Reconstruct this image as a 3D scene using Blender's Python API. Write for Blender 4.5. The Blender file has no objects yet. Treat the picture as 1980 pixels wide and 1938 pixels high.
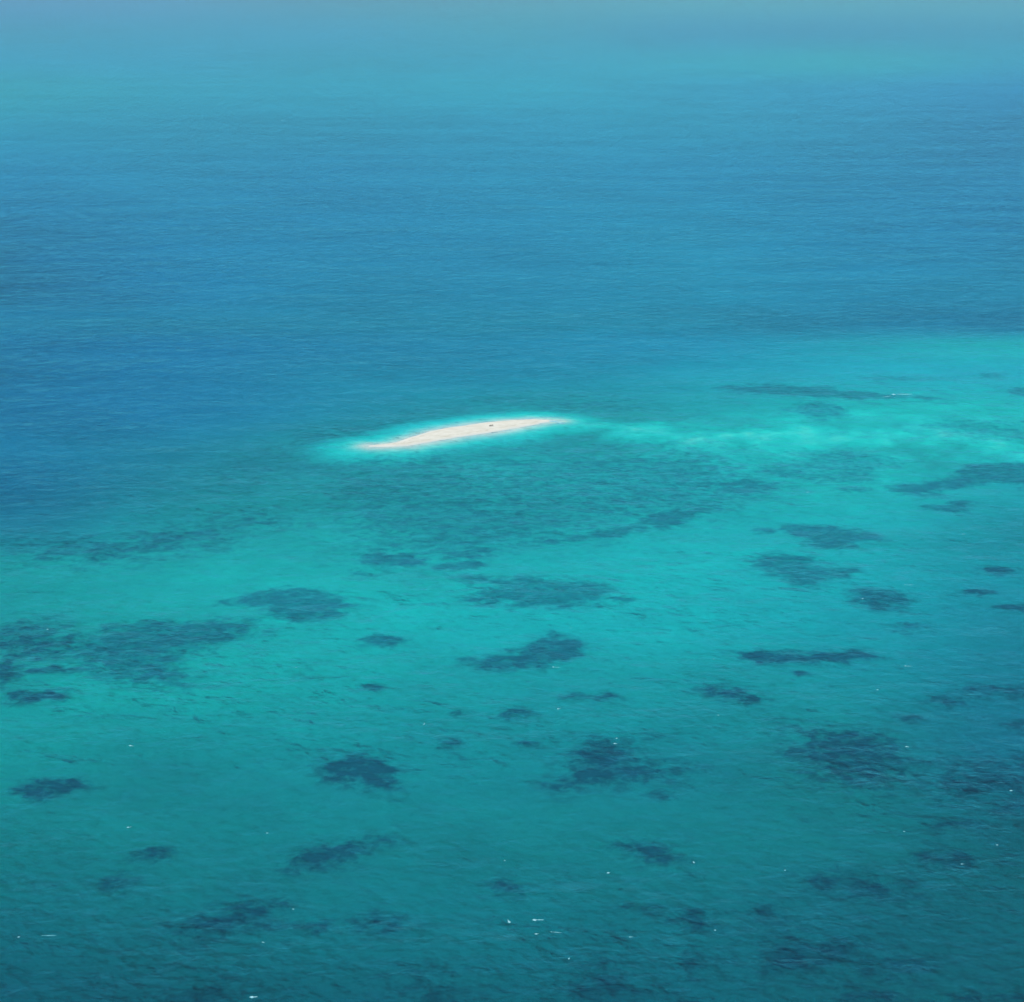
import bpy, math
import numpy as np
from mathutils import Vector

# ------------------------------------------------------------------ camera, world, sun, exposure
scene = bpy.context.scene
H = 300.0                       # the camera flies 300 m above the sea
F = 4000.0                      # focal length in pixels of the 1980 px wide photograph
PITCH = math.atan((969 + 80) / F)
cam_d = bpy.data.cameras.new('camera')
cam = bpy.data.objects.new('camera', cam_d)
scene.collection.objects.link(cam)
cam.location = (0, 0, H)
cam.rotation_euler = (math.pi / 2 - PITCH, 0, 0)
cam_d.sensor_fit = 'HORIZONTAL'
cam_d.sensor_width = 36
cam_d.lens = 36 * F / 1980
cam_d.clip_start = 1
cam_d.clip_end = 200000
scene.camera = cam

SUN_EL, SUN_AZ = math.radians(52), math.radians(222)
world = bpy.data.worlds.new("World")
scene.world = world
world.use_nodes = True
wn = world.node_tree
sky = wn.nodes.new('ShaderNodeTexSky')
sky.sky_type = 'NISHITA'
sky.sun_disc = False
sky.sun_elevation = SUN_EL
sky.sun_rotation = SUN_AZ
sky.altitude = 0
sky.air_density = 1.0
sky.dust_density = 0.4
sky.ozone_density = 1.5
wn.links.new(sky.outputs[0], wn.nodes['Background'].inputs[0])
wn.nodes['Background'].inputs[1].default_value = 0.1

sd = bpy.data.lights.new('sun', 'SUN')
sd.energy = 4.0
sd.angle = math.radians(0.53)
sd.color = (1.0, 0.96, 0.90)
sun = bpy.data.objects.new('sun', sd)
scene.collection.objects.link(sun)
sdir = Vector((math.sin(SUN_AZ) * math.cos(SUN_EL), math.cos(SUN_AZ) * math.cos(SUN_EL), math.sin(SUN_EL)))
sun.rotation_euler = sdir.to_track_quat('Z', 'Y').to_euler()
sun.location = (0, 0, 600)

scene.view_settings.view_transform = 'Standard'
scene.view_settings.look = 'None'
scene.view_settings.exposure = 0.3
scene.view_settings.gamma = 1.0
scene.view_settings.use_curve_mapping = False
scene.render.engine = 'CYCLES'
scene.cycles.max_bounces = 3
scene.cycles.diffuse_bounces = 2
scene.cycles.glossy_bounces = 1
scene.cycles.transparent_max_bounces = 8
scene.cycles.volume_bounces = 0
scene.render.resolution_x = 1024
scene.render.resolution_y = 1002

# ------------------------------------------------------------------ helpers
def ground(px, py, z=0.0):
    """where the line of sight through a pixel of the photograph meets the level z (world metres)"""
    px = np.asarray(px, float); py = np.asarray(py, float)
    cx = (px - 990) / F; cy = -(py - 969) / F
    dx = cx
    dy = math.cos(PITCH) + cy * math.sin(PITCH)
    dz = -math.sin(PITCH) + cy * math.cos(PITCH)
    t = (z - H) / dz
    return dx * t, dy * t

def pixel(X, Y, z=0.0):
    fy = Y * math.cos(PITCH) + (H - z) * math.sin(PITCH)
    uy = Y * math.sin(PITCH) - (H - z) * math.cos(PITCH)
    return 990 + F * X / fy, 969 - F * uy / fy

def _hash(ix, iy, seed):
    h = (ix.astype(np.int64) * 374761393 + iy.astype(np.int64) * 668265263 + seed * 1442695041) & 0xffffffff
    h = ((h ^ (h >> 13)) * 1274126177) & 0xffffffff
    return ((h ^ (h >> 16)) & 0xffff) / 65535.0

def vnoise(x, y, seed=0):
    ix, iy = np.floor(x), np.floor(y)
    fx, fy = x - ix, y - iy
    fx = fx * fx * (3 - 2 * fx); fy = fy * fy * (3 - 2 * fy)
    a = _hash(ix, iy, seed); b = _hash(ix + 1, iy, seed)
    c = _hash(ix, iy + 1, seed); d = _hash(ix + 1, iy + 1, seed)
    return (a * (1 - fx) + b * fx) * (1 - fy) + (c * (1 - fx) + d * fx) * fy

def fbm(x, y, seed=0, octaves=4):
    v = 0; amp = 0.5; tot = 0
    for k in range(octaves):
        v = v + amp * vnoise(x, y, seed + k * 17); tot += amp
        x = x * 2.03 + 11.3; y = y * 2.03 - 7.1; amp *= 0.55
    return v / tot * 2 - 1

def sstep(a, b, x):
    t = np.clip((x - a) / (b - a), 0, 1)
    return t * t * (3 - 2 * t)

def link(name, verts, faces, mat, attrs=None, smooth=True, loc=(0, 0, 0)):
    me = bpy.data.meshes.new(name)
    verts = np.asarray(verts, np.float32); faces = np.asarray(faces, np.int32)
    n = faces.shape[1]
    me.vertices.add(len(verts)); me.vertices.foreach_set('co', verts.ravel())
    me.loops.add(faces.size); me.loops.foreach_set('vertex_index', faces.ravel())
    me.polygons.add(len(faces)); me.polygons.foreach_set('loop_start', np.arange(0, faces.size, n, dtype=np.int32))
    me.update(calc_edges=True); me.validate()
    if smooth:
        me.polygons.foreach_set('use_smooth', np.ones(len(me.polygons), bool))
    for k, v in (attrs or {}).items():
        a = me.attributes.new(k, 'FLOAT', 'POINT')
        a.data.foreach_set('value', np.asarray(v, np.float32).ravel())
    me.materials.append(mat)
    o = bpy.data.objects.new(name, me)
    o.location = loc
    scene.collection.objects.link(o)
    return o

def grid_faces(nx, ny):
    i = np.arange(nx - 1); j = np.arange(ny - 1)
    I, J = np.meshgrid(i, j, indexing='xy')
    a = (J * nx + I).ravel()
    return np.stack([a, a + 1, a + 1 + nx, a + nx], 1)

def thing(o, label, cat, group=None):
    o['label'] = label; o['category'] = cat
    if group: o['group'] = group
    return o

class NT:
    def __init__(s, name):
        s.m = bpy.data.materials.new(name); s.m.use_nodes = True
        s.t = s.m.node_tree; s.t.nodes.clear()
    def n(s, typ, ins=None, **kw):
        nd = s.t.nodes.new(typ)
        for k, v in kw.items(): setattr(nd, k, v)
        for k, v in (ins or {}).items():
            sock = nd.inputs[k]
            if isinstance(v, bpy.types.NodeSocket): s.t.links.new(v, sock)
            else: sock.default_value = v
        return nd
    def math(s, op, a, b=0.0, clamp=False):
        return s.n('ShaderNodeMath', {0: a, 1: b}, operation=op, use_clamp=clamp).outputs[0]
    def mix(s, f, a, b):
        nd = s.n('ShaderNodeMix', data_type='RGBA')
        for k, v in ((0, f), (6, a), (7, b)):
            if isinstance(v, bpy.types.NodeSocket): s.t.links.new(v, nd.inputs[k])
            else: nd.inputs[k].default_value = v
        return nd.outputs[2]
    def ramp(s, v, a, b, lo=0.0, hi=1.0):
        return s.n('ShaderNodeMapRange', {0: v, 1: a, 2: b, 3: lo, 4: hi}, interpolation_type='SMOOTHSTEP').outputs[0]
    def noise(s, vec, scale, detail=3, rough=0.5, dist=0.0):
        return s.n('ShaderNodeTexNoise', {'Vector': vec, 'Scale': scale, 'Detail': detail, 'Roughness': rough, 'Distortion': dist}).outputs[0]

# ------------------------------------------------------------------ sounding table of the sea floor
# rows: photograph rows the soundings were taken on, columns: photograph columns
#@TABLE
TAB_Y = [0, 60, 120, 170, 240, 330, 450, 560, 620, 660, 720, 790, 850, 920, 1000, 1080, 1180, 1300, 1450, 1600, 1750, 1938]
TAB_X = [0, 330, 660, 990, 1320, 1650, 1980]
TAB_D = [
 [0.312, 0.285, 0.346, 0.288, 0.217, 0.230, 0.248],
 [0.482, 0.433, 0.421, 0.457, 0.532, 0.557, 0.545],
 [0.518, 0.577, 0.651, 0.589, 0.549, 0.552, 0.678],
 [0.749, 0.715, 0.745, 0.688, 0.847, 0.937, 1.072],
 [1.030, 1.309, 1.327, 1.216, 1.277, 1.476, 1.988],
 [1.692, 1.830, 1.848, 1.733, 1.790, 2.134, 2.387],
 [3.119, 2.493, 2.482, 2.332, 2.228, 2.570, 2.860],
 [4.126, 3.011, 2.862, 2.867, 2.509, 2.828, 3.230],
 [3.239, 3.320, 3.433, 3.324, 2.998, 3.601, 4.206],
 [4.069, 3.492, 3.411, 3.147, 2.509, 2.057, 1.658],
 [4.456, 3.899, 3.447, 2.992, 2.484, 1.700, 1.713],
 [4.359, 3.964, 3.459, 3.000, 2.516, 1.827, 1.404],
 [4.310, 4.334, 3.400, 3.200, 2.740, 4.000, 4.307],
 [5.738, 4.302, 3.600, 1.886, 1.969, 2.122, 2.262],
 [5.142, 3.764, 2.842, 2.798, 2.296, 2.303, 3.964],
 [3.412, 2.694, 2.453, 2.504, 1.919, 2.387, 3.740],
 [3.333, 2.833, 2.286, 2.225, 2.356, 3.182, 5.196],
 [3.679, 2.728, 3.486, 3.552, 4.057, 4.195, 6.300],
 [4.444, 5.435, 4.859, 5.296, 6.199, 7.415, 8.025],
 [6.897, 6.642, 7.062, 7.226, 7.436, 8.750, 10.694],
 [10.258, 10.022, 8.294, 9.054, 9.776, 10.534, 11.866],
 [14.000, 13.479, 13.835, 14.000, 14.000, 14.000, 13.975],
]
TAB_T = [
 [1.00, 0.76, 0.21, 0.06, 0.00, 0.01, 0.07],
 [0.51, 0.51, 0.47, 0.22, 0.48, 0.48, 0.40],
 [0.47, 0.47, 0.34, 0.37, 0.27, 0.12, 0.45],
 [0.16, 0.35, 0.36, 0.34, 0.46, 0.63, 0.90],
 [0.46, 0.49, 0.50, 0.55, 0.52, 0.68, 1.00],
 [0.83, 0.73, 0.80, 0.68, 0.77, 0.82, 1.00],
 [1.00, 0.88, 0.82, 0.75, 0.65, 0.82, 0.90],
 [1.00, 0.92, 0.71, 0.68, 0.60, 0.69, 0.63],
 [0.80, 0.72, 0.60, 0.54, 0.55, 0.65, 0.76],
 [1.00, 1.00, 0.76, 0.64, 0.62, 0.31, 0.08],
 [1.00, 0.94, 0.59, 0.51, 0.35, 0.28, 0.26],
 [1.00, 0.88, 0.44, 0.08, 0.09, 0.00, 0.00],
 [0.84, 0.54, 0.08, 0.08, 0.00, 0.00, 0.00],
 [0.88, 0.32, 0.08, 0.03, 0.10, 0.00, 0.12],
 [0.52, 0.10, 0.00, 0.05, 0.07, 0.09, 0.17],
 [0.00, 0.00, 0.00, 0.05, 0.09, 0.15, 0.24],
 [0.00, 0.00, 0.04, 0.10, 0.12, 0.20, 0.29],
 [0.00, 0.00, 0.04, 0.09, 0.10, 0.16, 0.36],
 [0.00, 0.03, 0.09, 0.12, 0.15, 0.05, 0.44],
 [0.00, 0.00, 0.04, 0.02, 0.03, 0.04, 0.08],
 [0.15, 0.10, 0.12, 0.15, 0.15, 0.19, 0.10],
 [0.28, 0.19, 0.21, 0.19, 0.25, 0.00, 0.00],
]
#@END

TY = np.array(TAB_Y, float); TX = np.array(TAB_X, float)
DEPTH = np.array(TAB_D, float); TINT = np.array(TAB_T, float)

def table(tab, px, py):
    u = np.interp(px, TX, np.arange(len(TX))); v = np.interp(py, TY, np.arange(len(TY)))
    def sm(w, n):
        i = np.clip(np.floor(w), 0, n - 2).astype(int); f = w - i
        return i, f
    i, fx = sm(u, len(TX)); j, fy = sm(v, len(TY))
    # Catmull-Rom through the soundings keeps the floor smooth
    def w4(f):
        return (-.5*f + f*f - .5*f**3, 1 - 2.5*f*f + 1.5*f**3, .5*f + 2*f*f - 1.5*f**3, -.5*f*f + .5*f**3)
    wx, wy = w4(fx), w4(fy)
    out = 0
    for a in range(4):
        jj = np.clip(j + a - 1, 0, len(TY) - 1)
        row = 0
        for b in range(4):
            ii = np.clip(i + b - 1, 0, len(TX) - 1)
            row = row + wx[b] * tab[jj, ii]
        out = out + wy[a] * row
    return out

# the crest line of the sand cay, its half width in metres, from the west tip to the east tip
CREST = [(720, 862.6, 2.5), (736, 862.2, 4), (755, 861, 5.5), (780, 858.5, 7), (815, 850, 11), (858, 840, 14), (890, 834.5, 15), (920, 830, 15),
         (960, 824, 14), (1002, 818.5, 11.5), (1035, 815, 8), (1058, 814, 4.5), (1076, 814, 1)]
cpx, cpy, chw = np.array(CREST, float).T
chw = chw * 0.92
ccx, ccy = ground(cpx, cpy)

def dist_line(X, Y, lx, ly, lw):
    best = np.full(X.shape, 1e9); side = np.zeros(X.shape); wid = np.zeros(X.shape)
    for k in range(len(lx) - 1):
        ax, ay, bx, by = lx[k], ly[k], lx[k + 1], ly[k + 1]
        L = (bx - ax) ** 2 + (by - ay) ** 2
        t = np.clip(((X - ax) * (bx - ax) + (Y - ay) * (by - ay)) / L, 0, 1)
        d = np.hypot(X - ax - t * (bx - ax), Y - ay - t * (by - ay)) 
        w = lw[k] * (1 - t) + lw[k + 1] * t
        m = d < best
        best = np.where(m, d, best); wid = np.where(m, w, wid)
    return best, wid

def cay_edge(X, Y):
    """metres outside the waterline of the cay (negative on the dry sand)"""
    d, w = dist_line(X, Y, ccx, ccy, chw)
    return d - w + 1.2 * fbm(X / 16, Y / 16, 5, 3)

# the pale submerged spit that runs on east of the cay
SPIT = [(655, 874, 9), (700, 867, 14), (760, 860, 20), (860, 842, 26), (960, 826, 25), (1100, 815, 18), (1180, 820, 10), (1260, 833, 28), (1350, 842, 44), (1450, 848, 56), (1560, 850, 62), (1680, 846, 64), (1800, 838, 56), (1900, 850, 44), (1980, 870, 30)]
spx, spy, spw = np.array(SPIT, float).T
ssx, ssy = ground(spx, spy)

def sea_floor(X, Y):
    px, py = pixel(X, np.maximum(Y, 250))
    # behind and beside the camera the floor simply goes on
    px = np.clip(px, TX[0], TX[-1]); py = np.clip(py, TY[0], TY[-1])
    logd = table(np.log(DEPTH), px, py)
    d = np.exp(logd)
    wob = fbm(X / 70, Y / 70, 3, 4)
    d = d * np.exp(0.16 * wob)
    near = np.hypot(X, Y - 1300) < 1500
    e = cay_edge(X, Y)
    sd_, sw_ = dist_line(X, Y, ssx, ssy, spw)
    s = sd_ / sw_ + 1.0 * fbm(X / 16, Y / 22, 9, 5)
    d = np.where(near, d * (1 - 0.88 * (1 - sstep(-0.45, 2.3, s))), d)
    beach = 0.02 + 0.0042 * np.maximum(e + 3 * fbm(X / 12, Y / 12, 77, 3), 0) ** 1.72
    d = np.where((e < 160) & (beach < d), beach * (1 - sstep(0.5, 1, beach / d)) + d * sstep(0.5, 1, beach / d), d)
    d = np.where(e < 0, 0.06 + 0.3 * np.minimum(-e, 3) / 3, d)
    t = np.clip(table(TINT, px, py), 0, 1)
    return d, t

def graded(lo, hi, fine_lo, fine_hi, step, grow):
    a = list(np.arange(fine_lo, fine_hi + step, step))
    s = step; v = a[-1]
    while v < hi:
        s *= grow; v = min(v + s, hi); a.append(v)
    s = step; v = a[0]
    while v > lo:
        s *= grow; v = max(v - s, lo); a.insert(0, v)
    return np.array(a)

FAR = 60000.0

# ------------------------------------------------------------------ materials
def floor_material(name):
    N = NT(name)
    pos = N.n('ShaderNodeNewGeometry').outputs['Position']
    cover = N.n('ShaderNodeAttribute', attribute_name='cover').outputs['Fac']
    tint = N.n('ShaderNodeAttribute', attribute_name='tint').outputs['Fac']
    n1 = N.noise(pos, 0.035, 5, 0.6, 0.6)
    n2 = N.noise(pos, 0.16, 5, 0.62, 0.4)
    n3 = N.noise(pos, 0.45, 3, 0.6)
    sand = N.mix(N.ramp(n1, 0.3, 0.7), (0.58, 0.64, 0.54, 1), (0.69, 0.74, 0.62, 1))
    sand = N.mix(N.ramp(n2, 0.52, 0.75, 0, 0.45), sand, (0.38, 0.42, 0.33, 1))
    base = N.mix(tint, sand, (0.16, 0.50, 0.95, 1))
    c = N.ramp(N.math('ADD', n2, N.math('MULTIPLY', n3, 0.3)), 0.50, 0.80)
    floor_ = N.ramp(cover, 0.3, 1.0, 0.15, 0.62)
    c = N.math('ADD', c, N.math('MULTIPLY', floor_, N.math('SUBTRACT', 1.0, c)))
    c = N.math('MULTIPLY', cover, N.math('MULTIPLY', c, 1.25), clamp=True)
    lumps = N.noise(pos, 0.22, 5, 0.65, 0.5)
    coral = N.mix(N.ramp(lumps, 0.36, 0.62), (0.08, 0.24, 0.29, 1), (0.24, 0.42, 0.42, 1))
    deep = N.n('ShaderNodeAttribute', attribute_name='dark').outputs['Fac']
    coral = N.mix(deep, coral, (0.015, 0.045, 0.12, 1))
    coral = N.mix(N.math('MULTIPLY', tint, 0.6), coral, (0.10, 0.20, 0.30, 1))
    col = N.mix(N.math('MULTIPLY', c, 0.92), base, coral)
    b = N.n('ShaderNodeBsdfDiffuse', {'Color': col, 'Roughness': 0.6})
    N.t.links.new(b.outputs[0], N.n('ShaderNodeOutputMaterial').inputs[0])
    return N.m

def dry_sand_material():
    N = NT('dry_coral_sand')
    pos = N.n('ShaderNodeNewGeometry').outputs['Position']
    z = N.n('ShaderNodeSeparateXYZ', {0: pos}).outputs[2]
    n1 = N.noise(pos, 0.12, 5, 0.6, 0.5)
    n2 = N.noise(pos, 0.9, 4, 0.6)
    sand = N.mix(N.ramp(n1, 0.35, 0.65), (0.55, 0.54, 0.465, 1), (0.49, 0.475, 0.395, 1))
    sand = N.mix(N.ramp(n2, 0.5, 0.8, 0, 0.5), sand, (0.46, 0.41, 0.34, 1))
    wet = N.math('ADD', z, N.math('MULTIPLY', N.math('SUBTRACT', n1, 0.5), 0.35))
    sand = N.mix(N.ramp(wet, 0.10, 0.42), (0.46, 0.49, 0.45, 1), sand)
    tide = N.math('MULTIPLY', N.ramp(N.math('ABSOLUTE', N.math('SUBTRACT', wet, 0.55)), 0.0, 0.09, 1.0, 0.0), N.ramp(n2, 0.45, 0.6))
    sand = N.mix(N.math('MULTIPLY', tide, 0.7), sand, (0.30, 0.27, 0.20, 1))
    bump = N.n('ShaderNodeBump', {'Strength': 0.5, 'Distance': 0.25, 'Height': N.noise(pos, 0.5, 5, 0.6)})
    b = N.n('ShaderNodeBsdfDiffuse', {'Color': sand, 'Roughness': 0.7, 'Normal': bump.outputs[0]})
    N.t.links.new(b.outputs[0], N.n('ShaderNodeOutputMaterial').inputs[0])
    return N.m

def water_material():
    N = NT('sea_water')
    pos = N.n('ShaderNodeNewGeometry').outputs['Position']
    # wind waves: crests run from near left to far right
    mp = N.n('ShaderNodeMapping', {'Vector': pos, 'Rotation': (0, 0, math.radians(-26)), 'Scale': (0.75, 1.0, 1.0)}).outputs[0]
    mp2 = N.n('ShaderNodeMapping', {'Vector': pos, 'Rotation': (0, 0, math.radians(-10)), 'Scale': (0.75, 1.0, 1.0)}).outputs[0]
    big = N.noise(mp, 0.115, 3, 0.55, 0.4)
    mid = N.noise(mp2, 0.28, 2, 0.55, 0.5)
    gust = N.noise(N.n('ShaderNodeMapping', {'Vector': pos, 'Scale': (0.4, 1, 1)}).outputs[0], 0.008, 2, 0.55)
    swell = N.noise(mp, 0.035, 2, 0.55, 0.1)
    h = N.math('ADD', N.math('MULTIPLY', big, 2.8), N.math('MULTIPLY', mid, 0.6))
    h = N.math('ADD', h, N.math('MULTIPLY', swell, 6.0))
    amp = N.ramp(gust, 0.35, 0.65, 0.5, 1.3)
    soft_bump = N.n('ShaderNodeBump', {'Strength': 0.62, 'Distance': 1.0, 'Height': N.math('MULTIPLY', h, amp)}).outputs[0]
    fres = N.n('ShaderNodeFresnel', {'IOR': 1.33, 'Normal': soft_bump}).outputs[0]
    # patches of wind ruffle mirror the sky more strongly than the slick water between them
    ruf = N.noise(N.n('ShaderNodeMapping', {'Vector': pos, 'Rotation': (0, 0, math.radians(-20)), 'Scale': (0.8, 1.0, 1.0)}).outputs[0], 0.085, 4, 0.68, 0.3)
    ruffle = N.n('ShaderNodeMapRange', {0: ruf, 1: 0.34, 2: 0.66, 3: 0.16, 4: 0.96}).outputs[0]
    fres = N.math('MULTIPLY', fres, ruffle)
    gl = N.n('ShaderNodeBsdfGlossy', {'Color': (0.12, 0.76, 0.97, 1), 'Roughness': 0.2, 'Normal': soft_bump})
    chop = N.math('ADD', N.math('MULTIPLY', N.noise(mp, 0.20, 2, 0.45, 0.0), 3.6), N.math('MULTIPLY', swell, 5.0))
    chop_bump = N.n('ShaderNodeBump', {'Strength': 1.0, 'Distance': 2.3, 'Height': N.math('MULTIPLY', chop, amp)}).outputs[0]
    body = N.n('ShaderNodeBsdfDiffuse', {'Color': (0.0, 0.20, 0.275, 1), 'Normal': chop_bump})
    tr = N.n('ShaderNodeBsdfTransparent', {'Color': (1, 1, 1, 1)})
    m1 = N.n('ShaderNodeMixShader', {0: 0.18, 1: tr.outputs[0], 2: body.outputs[0]})
    m2 = N.n('ShaderNodeMixShader', {0: fres, 1: m1.outputs[0], 2: gl.outputs[0]})
    vol = N.n('ShaderNodeVolumeAbsorption', {'Color': (0.50, 0.971, 0.974, 1), 'Density': 2.0})
    out = N.n('ShaderNodeOutputMaterial')
    N.t.links.new(m2.outputs[0], out.inputs[0])
    N.t.links.new(vol.outputs[0], out.inputs[1])
    return N.m

def foam_material():
    N = NT('sea_foam')
    pos = N.n('ShaderNodeNewGeometry').outputs['Position']
    c = N.mix(N.ramp(N.noise(pos, 2.5, 3, 0.6), 0.3, 0.7), (0.10, 0.36, 0.42, 1), (0.34, 0.56, 0.60, 1))
    b = N.n('ShaderNodeBsdfDiffuse', {'Color': c})
    N.t.links.new(b.outputs[0], N.n('ShaderNodeOutputMaterial').inputs[0])
    return N.m

def wood_material():
    N = NT('weathered_wood')
    pos = N.n('ShaderNodeNewGeometry').outputs['Position']
    c = N.mix(N.ramp(N.noise(pos, 4, 3, 0.6), 0.3, 0.7), (0.10, 0.075, 0.05, 1), (0.22, 0.18, 0.13, 1))
    b = N.n('ShaderNodeBsdfDiffuse', {'Color': c})
    N.t.links.new(b.outputs[0], N.n('ShaderNodeOutputMaterial').inputs[0])
    return N.m

def haze_material():
    N = NT('sea_haze')
    v = N.n('ShaderNodeVolumePrincipled', {'Color': (0.39, 0.69, 0.84, 1), 'Density': 6.5e-5, 'Anisotropy': 0.0})
    N.t.links.new(v.outputs[0], N.n('ShaderNodeOutputMaterial').inputs[1])
    return N.m

FLOOR = floor_material('sea_floor_sand_and_coral')
SAND = dry_sand_material(); WATER = water_material(); FOAM = foam_material(); WOOD = wood_material(); HAZE = haze_material()

# ------------------------------------------------------------------ sea floor, one sheet out to the horizon
gx = graded(-FAR, FAR, -420, 420, 3.5, 1.07)
gy = graded(-FAR, FAR, 480, 1800, 3.5, 1.035)
GX, GY = np.meshgrid(gx, gy, indexing='xy')
dep, tin = sea_floor(GX, GY)
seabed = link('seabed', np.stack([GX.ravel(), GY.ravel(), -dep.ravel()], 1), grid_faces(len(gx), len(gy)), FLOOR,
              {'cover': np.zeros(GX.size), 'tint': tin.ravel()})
seabed['kind'] = 'structure'

# ------------------------------------------------------------------ the water, a closed body from the surface to below the sea floor
W = FAR + 300
wx = graded(-W, W, -600, 600, 40, 1.3); wy = graded(-W, W, 400, 3000, 40, 1.3)
WX, WY = np.meshgrid(wx, wy, indexing='xy')
nx, ny = len(wx), len(wy)
top = np.stack([WX.ravel(), WY.ravel(), np.zeros(WX.size)], 1)
bot = top.copy(); bot[:, 2] = -60
fa = grid_faces(nx, ny)
nb = len(top)
fb = fa[:, ::-1] + nb
sides = []
for i in range(nx - 1):
    sides.append((i + 1, i, nb + i, nb + i + 1))
    a = (ny - 1) * nx + i
    sides.append((a, a + 1, nb + a + 1, nb + a))
for j in range(ny - 1):
    a = j * nx
    sides.append((a, a + nx, nb + a + nx, nb + a))
    a = j * nx + nx - 1
    sides.append((a + nx, a, nb + a, nb + a + nx))
water = link('water', np.concatenate([top, bot]), np.concatenate([fa, fb, np.array(sides)]), WATER, smooth=False)
water['kind'] = 'structure'

# ------------------------------------------------------------------ the sand cay
x0, x1 = ccx.min() - 14, ccx.max() + 14
y0, y1 = ccy.min() - 30, ccy.max() + 30
sx = np.arange(x0, x1, 0.8); sy = np.arange(y0, y1, 0.8)
SX, SY = np.meshgrid(sx, sy, indexing='xy')
e = cay_edge(SX, SY)
h = np.where(e < 0, 1.05 * (1 - np.exp(e / 7.5)) + 0.01, -0.05 * e - 0.004)
h = h + np.where(e < -1, 0.10 * fbm(SX / 7, SY / 7, 21, 4), 0)
keep = e < 5
fc = grid_faces(len(sx), len(sy))
fc = fc[keep.ravel()[fc].all(axis=1)]
used = np.unique(fc); remap = np.full(SX.size, -1); remap[used] = np.arange(len(used))
cxm, cym = float(ccx.mean()), float(ccy.mean())
vv = np.stack([SX.ravel() - cxm, SY.ravel() - cym, h.ravel()], 1)[used]
sandbar = link('sandbar', vv, remap[fc], SAND, loc=(cxm, cym, 0))
thing(sandbar, 'long thin curved bar of bare white sand standing dry in the turquoise water', 'sandbar')

# ------------------------------------------------------------------ coral reefs
def poly_signed(X, Y, px, py):
    n = len(px); best = np.full(X.shape, 1e9); inside = np.zeros(X.shape, bool)
    for k in range(n):
        ax, ay, bx, by = px[k], py[k], px[(k + 1) % n], py[(k + 1) % n]
        L = (bx - ax) ** 2 + (by - ay) ** 2 + 1e-9
        t = np.clip(((X - ax) * (bx - ax) + (Y - ay) * (by - ay)) / L, 0, 1)
        best = np.minimum(best, np.hypot(X - ax - t * (bx - ax), Y - ay - t * (by - ay)))
        cond = (ay > Y) != (by > Y)
        xi = (bx - ax) * (Y - ay) / np.where(by == ay, 1e-9, by - ay) + ax
        inside ^= cond & (X < xi)
    return np.where(inside, best, -best)

def reef(outline, label, density=1.0, soft=4.0, seed=1, group=None):
    if len(outline) == 4 and not isinstance(outline[0], tuple):
        a, b, c, d = outline
        outline = [((a + c) / 2 + (c - a) / 2 * math.cos(q), (b + d) / 2 + (d - b) / 2 * math.sin(q) * (1 + .25 * math.sin(2 * q + seed)))
                   for q in np.linspace(0, 2 * math.pi, 14)[:-1]]
    soft = soft * 1.5
    ppx, ppy = np.array(outline, float).T
    mx, my = ground(ppx.mean(), ppy.mean())
    d0 = float(sea_floor(np.array([mx]), np.array([my]))[0][0])
    wx_, wy_ = ground(ppx, ppy, -d0 * 0.85)
    pad = soft * 3 + 3
    ext = max(np.ptp(wx_), np.ptp(wy_))
    step = 1.0 if ext < 120 else 1.8
    X, Y = np.meshgrid(np.arange(wx_.min() - pad, wx_.max() + pad, step), np.arange(wy_.min() - pad, wy_.max() + pad, step), indexing='xy')
    s = poly_signed(X, Y, wx_, wy_)
    size = math.sqrt(np.ptp(wx_) * np.ptp(wy_))
    wob = size * 0.10
    s = s + wob * fbm(X / (size * .28), Y / (size * .28), seed * 31, 3) + soft * 0.9 * fbm(X / 7, Y / 7, seed * 7 + 3, 3)
    soft *= 1 + d0 / 40
    cov = sstep(-soft * 1.25, soft * 1.15, s)
    dd, tt = sea_floor(X, Y)
    rel = cov * (0.10 + 0.16 * (0.5 + 0.5 * fbm(X / 5, Y / 5, seed * 13 + 1, 4)))
    z = -dd * (1 - rel) + np.where(cov > 0.02, 0.012, -0.03)
    keep = cov > 0.0
    k = keep.copy(); k[1:] |= keep[:-1]; k[:-1] |= keep[1:]; k[:, 1:] |= keep[:, :-1]; k[:, :-1] |= keep[:, 1:]
    f = grid_faces(X.shape[1], X.shape[0]); f = f[k.ravel()[f].all(axis=1)]
    used = np.unique(f)
    if len(used) < 4: print('EMPTY REEF', label); return
    rm = np.full(X.size, -1); rm[used] = np.arange(len(used))
    cx_, cy_ = float(X.ravel()[used].mean()), float(Y.ravel()[used].mean())
    cz = float(z.ravel()[used].min())
    v = np.stack([X.ravel() - cx_, Y.ravel() - cy_, z.ravel() - cz], 1)[used]
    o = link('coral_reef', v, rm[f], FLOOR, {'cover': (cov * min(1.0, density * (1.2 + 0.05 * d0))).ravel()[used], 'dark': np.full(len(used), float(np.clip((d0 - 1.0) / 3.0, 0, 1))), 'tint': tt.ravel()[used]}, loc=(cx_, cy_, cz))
    thing(o, label, 'coral reef', group or 'dark coral reefs under the water')
    return o

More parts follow.
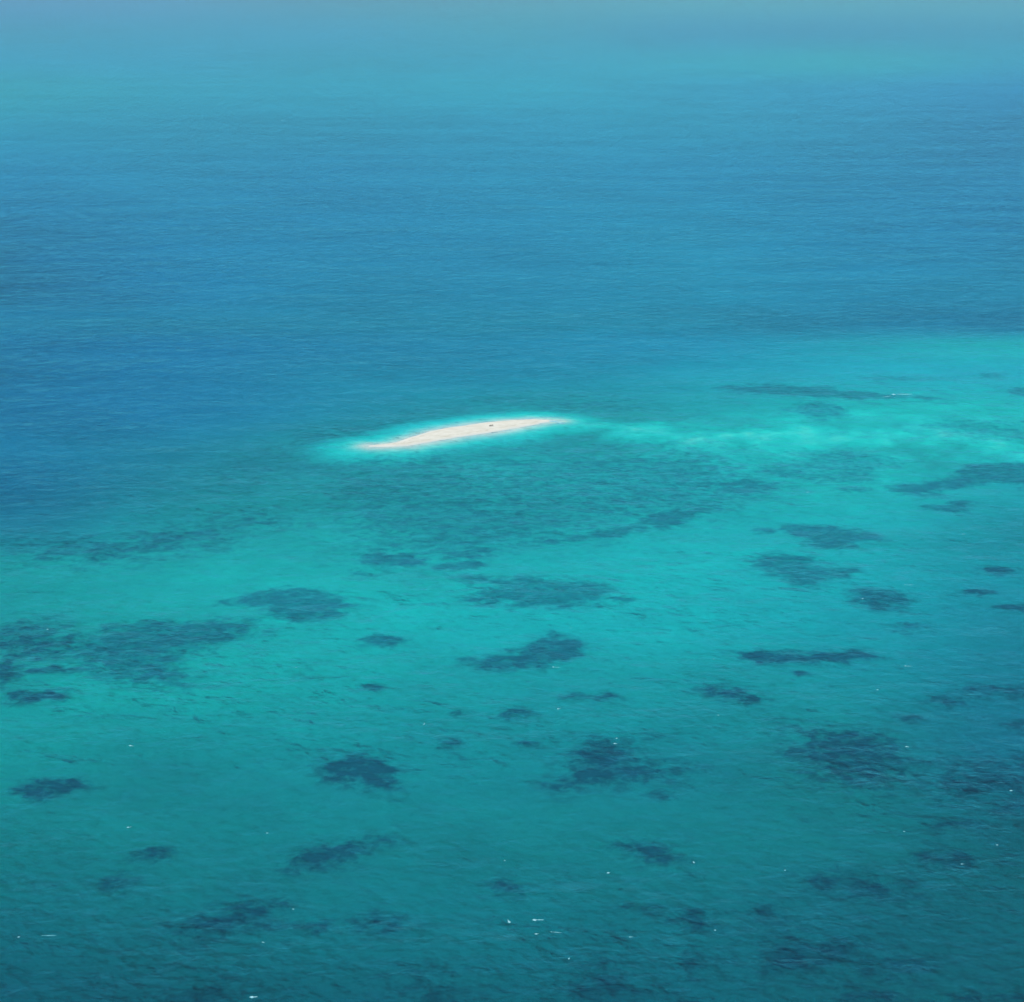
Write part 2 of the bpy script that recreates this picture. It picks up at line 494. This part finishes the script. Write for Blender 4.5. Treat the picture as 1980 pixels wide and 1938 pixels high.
REEFS = [
 # (outline or box in photograph pixels, label, density, softness)
 ([(640,912),(760,892),(900,885),(1050,868),(1180,862),(1300,868),(1420,880),(1470,915),(1440,950),(1390,985),(1310,1010),(1200,1028),(1090,1048),(960,1072),(820,1080),(700,1068),(655,1010)], 'broad speckled reef flat directly below the sandbar, largest of the reefs', .58, 22),
 ([(380,905),(470,870),(590,838),(680,812),(790,785),(900,765),(1060,752),(1220,768),(1290,792),(1200,800),(1090,785),(960,785),(830,800),(720,822),(640,850),(560,885),(520,930),(420,935)], 'mottled reef belt curving round the far side of the sandbar', .62, 18),
 ([(40,1040),(120,1030),(240,1035),(330,1020),(420,1010),(480,985),(540,1010),(440,1050),(300,1080),(190,1095),(60,1085)], 'faint streaky reef below the deep blue water at the left', .6, 16),
 ([(425,1162),(485,1152),(522,1138),(588,1138),(650,1148),(681,1173),(642,1193),(576,1204),(522,1199),(500,1177)], 'oval dark reef upper right of the large left reef', .85, 4),
 ([(477,1193),(506,1218),(473,1243),(411,1259),(362,1263),(354,1284),(395,1304),(382,1325),(317,1327),(263,1317),(193,1304),(156,1284),(123,1247),(165,1230),(230,1210),(313,1196),(391,1197)], 'large ragged reef at the left with a blunt dark lower tip', .72, 8),
 ((695,1226,783,1252), 'small lens-shaped dark reef alone in bright water between two big reefs', .9, 2.5),
 ((4,1329,130,1362), 'dark oval reef at the left edge below the large ragged reef', .9, 3),
 ((41,1286,177,1306), 'thin reef strip left of the large ragged reef', .7, 3),
 ((-40,1278,45,1328), 'reef cut off by the left edge above the dark oval one', .7, 5),
 ((-60,1208,170,1285), 'faint ragged reef at the left edge above the thin strip', .62, 10),
 ((691,1321,738,1336), 'tiny reef spot below the lens-shaped reef', .6, 2),
 ([(863,1112),(993,1113),(1086,1118),(1157,1127),(1194,1146),(1175,1158),(1132,1173),(1101,1186),(1049,1181),(1002,1173),(968,1163),(941,1169),(910,1158),(922,1146),(947,1133),(891,1127)], 'large leaf-shaped dark reef at the centre of the photograph', .82, 5),
 ((1182,1152,1230,1165), 'small dark reef dot touching the right end of the leaf-shaped reef', .9, 2),
 ([(880,1272),(962,1273),(1000,1254),(1036,1236),(1070,1226),(1104,1235),(1132,1252),(1113,1274),(1058,1280),(1024,1296),(984,1302),(928,1294)], 'dark S-shaped reef below the leaf-shaped reef', .9, 4),
 ((962,1370,1030,1390), 'faint small reef under the S-shaped reef', .6, 3),
 ((868,1374,906,1386), 'tiny faint reef left of the small one under the S-shaped reef', .5, 2),
 ((836,1427,886,1445), 'small dark reef right above the broad lower middle reef gap', .85, 2.5),
 ((1000,1431,1038,1443), 'tiny dark reef between two dim reefs in the lower middle', .7, 2),
 ((1086,1338,1205,1358), 'long faint reef streak below a small whitecap right of centre', .6, 3),
 ((695,1066,825,1098), 'ragged reef fringe below the reef flat at its left end', .75, 4),
 ((836,1084,940,1102), 'short dark reef bar just above the leaf-shaped reef', .85, 3),
 ((851,1058,970,1080), 'dark lower rim of the reef flat above the short bar', .7, 4),
 ((660,1105,730,1118), 'pale thin reef streak above the oval dark reef', .55, 3),
 ([(1050,1046),(1180,1020),(1300,985),(1400,960),(1390,988),(1310,1012),(1200,1034),(1090,1052)], 'dark sloping reef rim along the lower right of the reef flat', .85, 6),
 ([(1513,1014),(1561,1014),(1633,1021),(1697,1032),(1707,1043),(1661,1051),(1649,1063),(1593,1067),(1553,1057),(1545,1041),(1510,1030)], 'wedge-shaped dark reef, upper of the two big reefs at the right', .85, 3.5),
 ((1455,1020,1503,1034), 'small faint reef left of the wedge-shaped reef', .7, 3),
 ([(1447,1078),(1509,1069),(1581,1073),(1600,1093),(1672,1099),(1625,1117),(1549,1135),(1489,1119),(1447,1106)], 'diamond-shaped dark reef directly below the wedge-shaped one', .85, 5),
 ([(1638,1143),(1690,1139),(1725,1143),(1771,1160),(1733,1180),(1689,1179),(1649,1163)], 'oval dark reef with one white fleck of foam on its left', .88, 3.5),
 ([(1765,979),(1830,979),(1846,966),(1884,966),(1870,991),(1834,994)], 'small bow-tie reef under the reef belt at the right edge', .85, 3),
 ([(1713,941),(1775,935),(1826,922),(1882,900),(2010,895),(2010,943),(1930,938),(1882,943),(1818,957),(1745,953)], 'long dark reef belt running out of the right edge', .8, 5),
 ((1896,1094,1968,1112), 'small dark reef near the right edge, uppermost of three', .8, 3),
 ((1862,1138,1924,1150), 'faint small reef near the right edge, middle of three', .7, 3),
 ((1915,1168,2010,1183), 'dark reef cut by the right edge, lowest of three', .8, 3),
 ((1727,1204,1783,1222), 'faint reef below the oval reef with the foam fleck', .55, 4),
 ([(1368,748),(1480,744),(1600,750),(1701,760),(1830,770),(1826,776),(1700,772),(1560,768),(1430,762)], 'very long thin dark reef ribbon in the far bright shallows', .8, 5),
 ((1527,778,1632,808), 'oval ring-like reef just below the far reef ribbon', .8, 6),
 ((1655,725,1810,738), 'thin faint reef streak above the far reef ribbon', .5, 5),
 ((1890,718,1945,734), 'faint far reef high in the bright shallows at the right', .6, 4),
 ([(1465,905),(1533,878),(1620,872),(1740,880),(1735,905),(1700,930),(1620,938),(1540,932),(1470,925)], 'dense mottled reef right of the reef flat under the pale spit', .62, 8),
 ([(1348,930),(1420,920),(1501,930),(1500,952),(1440,963),(1380,955)], 'mottled reef between the reef flat and the dense one', .8, 6),
 ([(1760,822),(1850,808),(2010,812),(2010,855),(1900,852),(1800,840)], 'speckled reef at the right end of the pale spit', .45, 9),
 ((1945,750,2010,766), 'small dark reef at the right edge level with the far ribbon', .8, 4),
 ((1610,941,1692,952), 'thin reef sliver left of the reef belt at the right', .7, 3),
 ([(1405,1262),(1480,1256),(1560,1264),(1680,1260),(1700,1270),(1640,1280),(1540,1284),(1450,1282)], 'long horizontal reef streak right of the S-shaped reef', .8, 4),
 ((1530,1297,1566,1309), 'tiny dark reef under the long horizontal streak', .85, 2),
 ([(1344,1330),(1400,1323),(1450,1340),(1484,1352),(1450,1364),(1400,1350)], 'slanting dark reef below the long horizontal streak', .8, 4),
 ([(1091,1460),(1142,1437),(1216,1434),(1237,1475),(1320,1485),(1288,1503),(1203,1519),(1084,1531),(1057,1512),(1111,1481)], 'wide dim reef with a ring-shaped whitecap on its upper edge', .72, 7),
 ((1252,1530,1303,1544), 'tiny dark reef below the wide dim reef', .8, 2.5),
 ([(604,1481),(650,1466),(735,1462),(785,1492),(757,1536),(700,1522),(640,1512)], 'dark wedge reef left of the wide dim reef', .85, 4.5),
 ([(10,1529),(61,1512),(153,1507),(175,1519),(136,1536),(68,1546),(20,1539)], 'darkest flat oval reef low at the left edge', 1.0, 3),
 ([(548,1665),(600,1637),(700,1626),(765,1613),(778,1626),(700,1650),(640,1674),(575,1680)], 'tapering dark reef pointing up right under the dark wedge', .9, 4),
 ((255,1638,328,1662), 'small round dim reef left of the tapering reef', .8, 3.5),
 ((195,1690,262,1716), 'faint dim reef lower left of the small round one', .6, 4),
 ([(1189,1631),(1240,1632),(1271,1634),(1318,1654),(1315,1680),(1264,1673),(1220,1651)], 'slanting dark blue reef below the wide dim reef', .9, 4.5),
 ((938,1703,1010,1731), 'small dark reef in the open water at lower middle', .88, 3.5),
 ((688,1772,788,1806), 'dark oval reef to the left of the brightest whitecap', .9, 4),
 ([(322,1790),(420,1765),(500,1753),(550,1762),(540,1790),(450,1812),(350,1818)], 'wide blurred reef in the lower left', .75, 6),
 ((598,1782,648,1806), 'small dark reef between the blurred and the oval reef', .8, 3),
 ((320,1906,476,1960), 'dark blue reef on the bottom edge at the left', .9, 4),
 ((785,1896,890,1960), 'dim reef on the bottom edge left of the middle', .75, 6),
 ((1098,1880,1240,1960), 'broad dark reef on the bottom edge right of the middle', .85, 6),
 ((1194,1748,1274,1761), 'thin dim reef streak right of the brightest whitecap', .6, 3),
 ((1860,1322,2010,1348), 'wide faint reef at the right edge halfway down', .6, 5),
 ((1793,1340,1865,1366), 'faint reef lower left of the wide one at the right edge', .6, 4),
 ((1733,1382,1787,1399), 'small dark reef above the dark field at the right', .8, 2.5),
 ((1940,1390,2010,1410), 'small faint reef on the right edge beside the dark one', .6, 3),
 ([(1510,1420),(1600,1410),(1712,1425),(1735,1450),(1778,1475),(1770,1515),(1680,1528),(1590,1510),(1540,1470)], 'big blurred dark blue reef field in the right lower quarter', .62, 9),
 ([(1795,1500),(1880,1478),(2010,1465),(2010,1560),(1900,1540),(1810,1532)], 'wide blue-black reef field reaching the right edge', .6, 9),
 ((1925,1550,2020,1580), 'very dark small reef on the right edge', .95, 4),
 ((1800,1586,1900,1607), 'thin dark reef left of the very dark one', .7, 4),
 ((1770,1644,1900,1675), 'dark streak reef in the lower right water', .75, 5),
 ([(1560,1700),(1620,1690),(1700,1700),(1780,1712),(1770,1730),(1650,1732),(1590,1722)], 'slanting blurred reef left of the dark streak reef', .7, 5),
 ((1443,1750,1505,1780), 'small round dark reef above the bottom right reef field', .85, 3.5),
 ([(1456,1835),(1520,1815),(1610,1822),(1665,1830),(1640,1870),(1560,1892),(1480,1880)], 'big dark navy reef low in the right half', .92, 6),
 ([(1673,1862),(1740,1846),(1800,1856),(1790,1888),(1720,1896),(1680,1885)], 'dark navy reef right beside the big navy one', .88, 5),
 ((1622,1908,1748,1960), 'dark reef on the bottom edge under the navy pair', .85, 5),
 ((1825,1905,2010,1960), 'dark reef filling the bottom right corner', .85, 6),
 ((1316,1852,1374,1886), 'dim reef left of the big dark navy reef', .7, 4),
 ((1318,1766,1368,1797), 'dim small reef left of the small round dark one', .6, 4),
]
for k, (pl, lab, den, soft) in enumerate(REEFS):
    reef(pl, lab, den, soft, seed=k + 2)

# ------------------------------------------------------------------ foam: whitecaps and the breaker on the tip of the cay
def foam_ribbon(name, L, Wd, Ht, rot, ox, oy, rng, parent=None, loc=(0, 0, 0)):
    """one unbroken strip of froth with a ragged outline and a low rounded top"""
    n = 9; prof = ((-1.0, -.1), (-.62, .7), (0, 1.0), (.62, .7), (1.0, -.1))
    verts, faces = [], []
    ca, sa = math.cos(rot), math.sin(rot)
    for i in range(n + 1):
        u = i / n * 2 - 1
        w = Wd * .5 * max(.06, (1 - abs(u) ** 1.7)) * (.55 + .9 * rng.random())
        off = Wd * .35 * (rng.random() - .5)
        for a, z in prof:
            x = u * L * .5 + (rng.random() - .5) * L / n * .5; y = off + a * w
            verts.append((ox + x * ca - y * sa, oy + x * sa + y * ca, Ht * z * (.6 + .8 * rng.random()) * max(.3, 1 - abs(u))))
    for i in range(n):
        for k in range(4):
            q = i * 5 + k
            faces.append((q, q + 5, q + 6, q + 1))
    me = bpy.data.meshes.new(name); me.from_pydata(verts, [], faces)
    me.polygons.foreach_set('use_smooth', np.ones(len(me.polygons), bool)); me.materials.append(FOAM)
    o = bpy.data.objects.new(name, me); o.location = loc; o.parent = parent
    scene.collection.objects.link(o)
    return o

def foam_obj(name, px, py, strokes, label, cat, group, seed):
    """strokes: (dx, dy, length, width, height, turn) in metres beside the pixel's point on the water"""
    rng = np.random.default_rng(seed)
    X, Y = ground(px, py)
    root = None
    for dx, dy, L, Wd, Ht, rot in strokes:
        if root is None:
            root = foam_ribbon(name, L * .9, Wd * .9, Ht, rot, dx, dy, rng, None, (float(X), float(Y), 0.0))
        else:
            foam_ribbon('foam_trail', L, Wd, Ht, rot, dx, dy, rng, root)
    return thing(root, label, cat, group)

#   px, py, size, turn, tail length, label
CAPS = [
 (252,1442,1.3,-.4,1.6,'bright whitecap with a short tail at the left above the darkest oval reef'),
 (248,1600,1.1,.5,1.2,'bright double whitecap at the left above the small round dim reef'),
 (36,1812,.8,.8,.6,'pair of white foam dots low at the left edge'),
 (82,1809,.5,0,4.5,'pale thin foam streak beside the pair of dots low at the left'),
 (517,1611,.8,.2,.4,'little whitecap above the tapering reef'),
 (567,1758,.7,0,0,'round foam dot at the right end of the blurred lower left reef'),
 (508,1822,.6,-.5,.8,'faint foam fleck under the blurred lower left reef'),
 (488,1928,1.7,.1,1.6,'ragged foam patch on the bottom edge in the left half'),
 (92,1217,.9,0,.3,'foam dot above the large ragged reef at the left'),
 (573,1291,.6,0,0,'tiny foam dot in bright water below the oval dark reef'),
 (820,1401,.7,1.5,2.4,'thin upright foam fleck in the middle left water'),
 (1104,1214,.8,0,.3,'foam dot just above the S-shaped reef'),
 (1070,1290,1.1,-.2,3.2,'long thin whitecap at the lower right of the S-shaped reef'),
 (1079,1371,1.0,.4,1.2,'short whitecap below the long thin one at the centre'),
 (1192,1428,1.0,1.0,0,'upper arc of ring foam on the wide dim reef'),
 (1189,1438,1.1,-.3,1.0,'lower arc of ring foam on the wide dim reef'),
 (985,1783,1.3,1.9,2.0,'hooked whitecap left of the brightest one at the bottom'),
 (1034,1779,1.7,.05,3.2,'brightest long whitecap in the bottom middle'),
 (1037,1806,1.0,.1,.8,'dull foam patch just below the brightest whitecap'),
 (1066,1802,.5,-.2,3.5,'faint foam line right of the dull patch at the bottom'),
 (1100,1854,.7,1.3,.8,'small foam fleck below the brightest whitecap'),
 (1176,1688,1.2,.5,.7,'bright small whitecap lower left of the slanting blue reef'),
 (976,1664,.7,0,0,'foam dot above the small dark reef at lower middle'),
 (1668,1158,1.1,0,0,'white foam fleck on the oval reef at the right'),
 (1750,1131,.6,0,4.5,'thin foam line above the oval reef at the right'),
 (1861,1033,.6,0,1.6,'pair of faint foam dots right of the wedge-shaped reef'),
 (1561,952,1.0,0,1.4,'faint foam patch in bright water under the mottled reef'),
 (1697,1334,.9,0,0,'foam dot right of the slanting dark reef'),
 (1751,1288,1.0,-.1,3.0,'whitecap right of the long horizontal reef streak'),
 (1380,1275,.6,1.4,.8,'tiny upright foam fleck at the left end of the long horizontal streak'),
 (1389,1383,.8,0,0,'foam dot below the slanting dark reef'),
 (1753,1444,1.1,-.3,1.2,'bright foam dot in the big blurred reef field'),
 (1955,1529,1.2,0,.5,'whitecap by the right edge over the blue-black reef field'),
 (1342,1668,1.0,1.8,1.0,'upright whitecap at the right end of the slanting blue reef'),
 (1518,1683,.8,1.5,.4,'small foam fleck above the slanting blurred reef'),
 (1748,1608,.6,-.5,.5,'tiny foam fleck left of the thin dark reef at the right'),
 (1928,1634,.8,0,.5,'faint foam dot below the very dark reef at the right edge'),
 (1860,1671,.9,.1,.8,'dull foam patch on the dark streak reef'),
 (1383,1799,.8,1.5,0,'lone foam dot left of the small round dark reef at the bottom'),
 (1218,1812,.6,.1,1.2,'very faint foam patch right of the brightest whitecap'),
 (545,233,5.0,0,10,'far white sparkle of foam near the top of the photograph'),
 (496,235,3.0,0,6,'smaller far foam sparkle left of the other near the top'),
]
for k, (px, py, s, rot, tail, lab) in enumerate(CAPS):
    st = [(0, 0, s * 1.15, s * .7, .14 * s + .03, rot)]
    if tail:
        st.append((math.cos(rot) * tail * .5, math.sin(rot) * tail * .5, tail, s * .2 + .12, .05, rot))
    foam_obj('whitecap', px, py, st, lab, 'whitecap', 'whitecaps scattered over the water', 100 + k)

foam_obj('whitecap', 1728, 763, [(0, 0, 3.6, 3.2, .45, 0), (8, 1, 12, 1.6, .15, .02), (-6, -7, 8, .8, .1, .5)],
         'breaker with a bright head and a pale tail on the far reef ribbon', 'whitecap', 'whitecaps scattered over the water', 61)
foam_obj('breaking_wave', 1066, 815, [(0, 1, 16, 3.4, .35, -.15), (6, -5, 8, 2.6, .3, -.7), (-2, 12, 22, 1.2, .15, .1), (-14, 10, 12, 1.5, .15, .2)],
         'white surf breaking on the right tip of the sandbar', 'breaking wave', None, 62)

# ------------------------------------------------------------------ driftwood on the sand
def limb(verts, faces, p, q, r0, r1, n=7, bend=(0, 0, 0), seg=5):
    p, q, b = Vector(p), Vector(q), Vector(bend)
    ax = (q - p).normalized(); u = ax.orthogonal().normalized(); w = ax.cross(u)
    base = len(verts)
    for i in range(seg + 1):
        t = i / seg
        c = p.lerp(q, t) + b * math.sin(math.pi * t); r = r0 + (r1 - r0) * t
        for k in range(n):
            a = 2 * math.pi * k / n
            verts.append(tuple(c + (u * math.cos(a) + w * math.sin(a)) * r * (1 + .15 * math.sin(k * 2.3 + i))))
    for i in range(seg):
        for k in range(n):
            faces.append((base + i * n + k, base + i * n + (k + 1) % n, base + (i + 1) * n + (k + 1) % n, base + (i + 1) * n + k))
    faces.append(tuple(base + k for k in range(n))[::-1]); faces.append(tuple(base + seg * n + k for k in range(n)))

def simple(name, verts, faces, mat, parent=None, loc=(0, 0, 0)):
    me = bpy.data.meshes.new(name); me.from_pydata(verts, [], faces); me.materials.append(mat)
    o = bpy.data.objects.new(name, me); o.location = loc; o.parent = parent
    scene.collection.objects.link(o)
    return o

dx_, dy_ = ground(950, 824, 1.1)
root = bpy.data.objects.new('driftwood', None); root.location = (float(dx_), float(dy_), 1.1)
scene.collection.objects.link(root)
thing(root, 'small dark clump of driftwood lying on the crest of the white sandbar', 'driftwood')
v, f = [], []; limb(v, f, (-1.3, 0, .22), (1.2, .2, .42), .36, .22, bend=(0, 0, .15)); simple('trunk', v, f, WOOD, root)
for a, b, r in (((.3, .1, .4), (1.1, .9, 1.15), .13), ((-.3, 0, .4), (-.8, .4, 1.05), .12), ((.7, .1, .4), (1.7, -.3, .7), .11), ((-.8, 0, .3), (-1.6, -.5, .6), .12)):
    v, f = [], []; limb(v, f, a, b, r, r * .4, 6, (0, 0, .08)); simple('branch', v, f, WOOD, root)

# ------------------------------------------------------------------ sea haze, one closed box round everything
hv = FAR + 600
hb, ht = -61.0, H + 12
hvv = [(x, y, z) for z in (hb, ht) for y in (-hv, hv) for x in (-hv, hv)]
hf = [(0, 2, 3, 1), (4, 5, 7, 6), (0, 1, 5, 4), (2, 6, 7, 3), (0, 4, 6, 2), (1, 3, 7, 5)]
hz = simple('haze', hvv, hf, HAZE)
hz['kind'] = 'stuff'
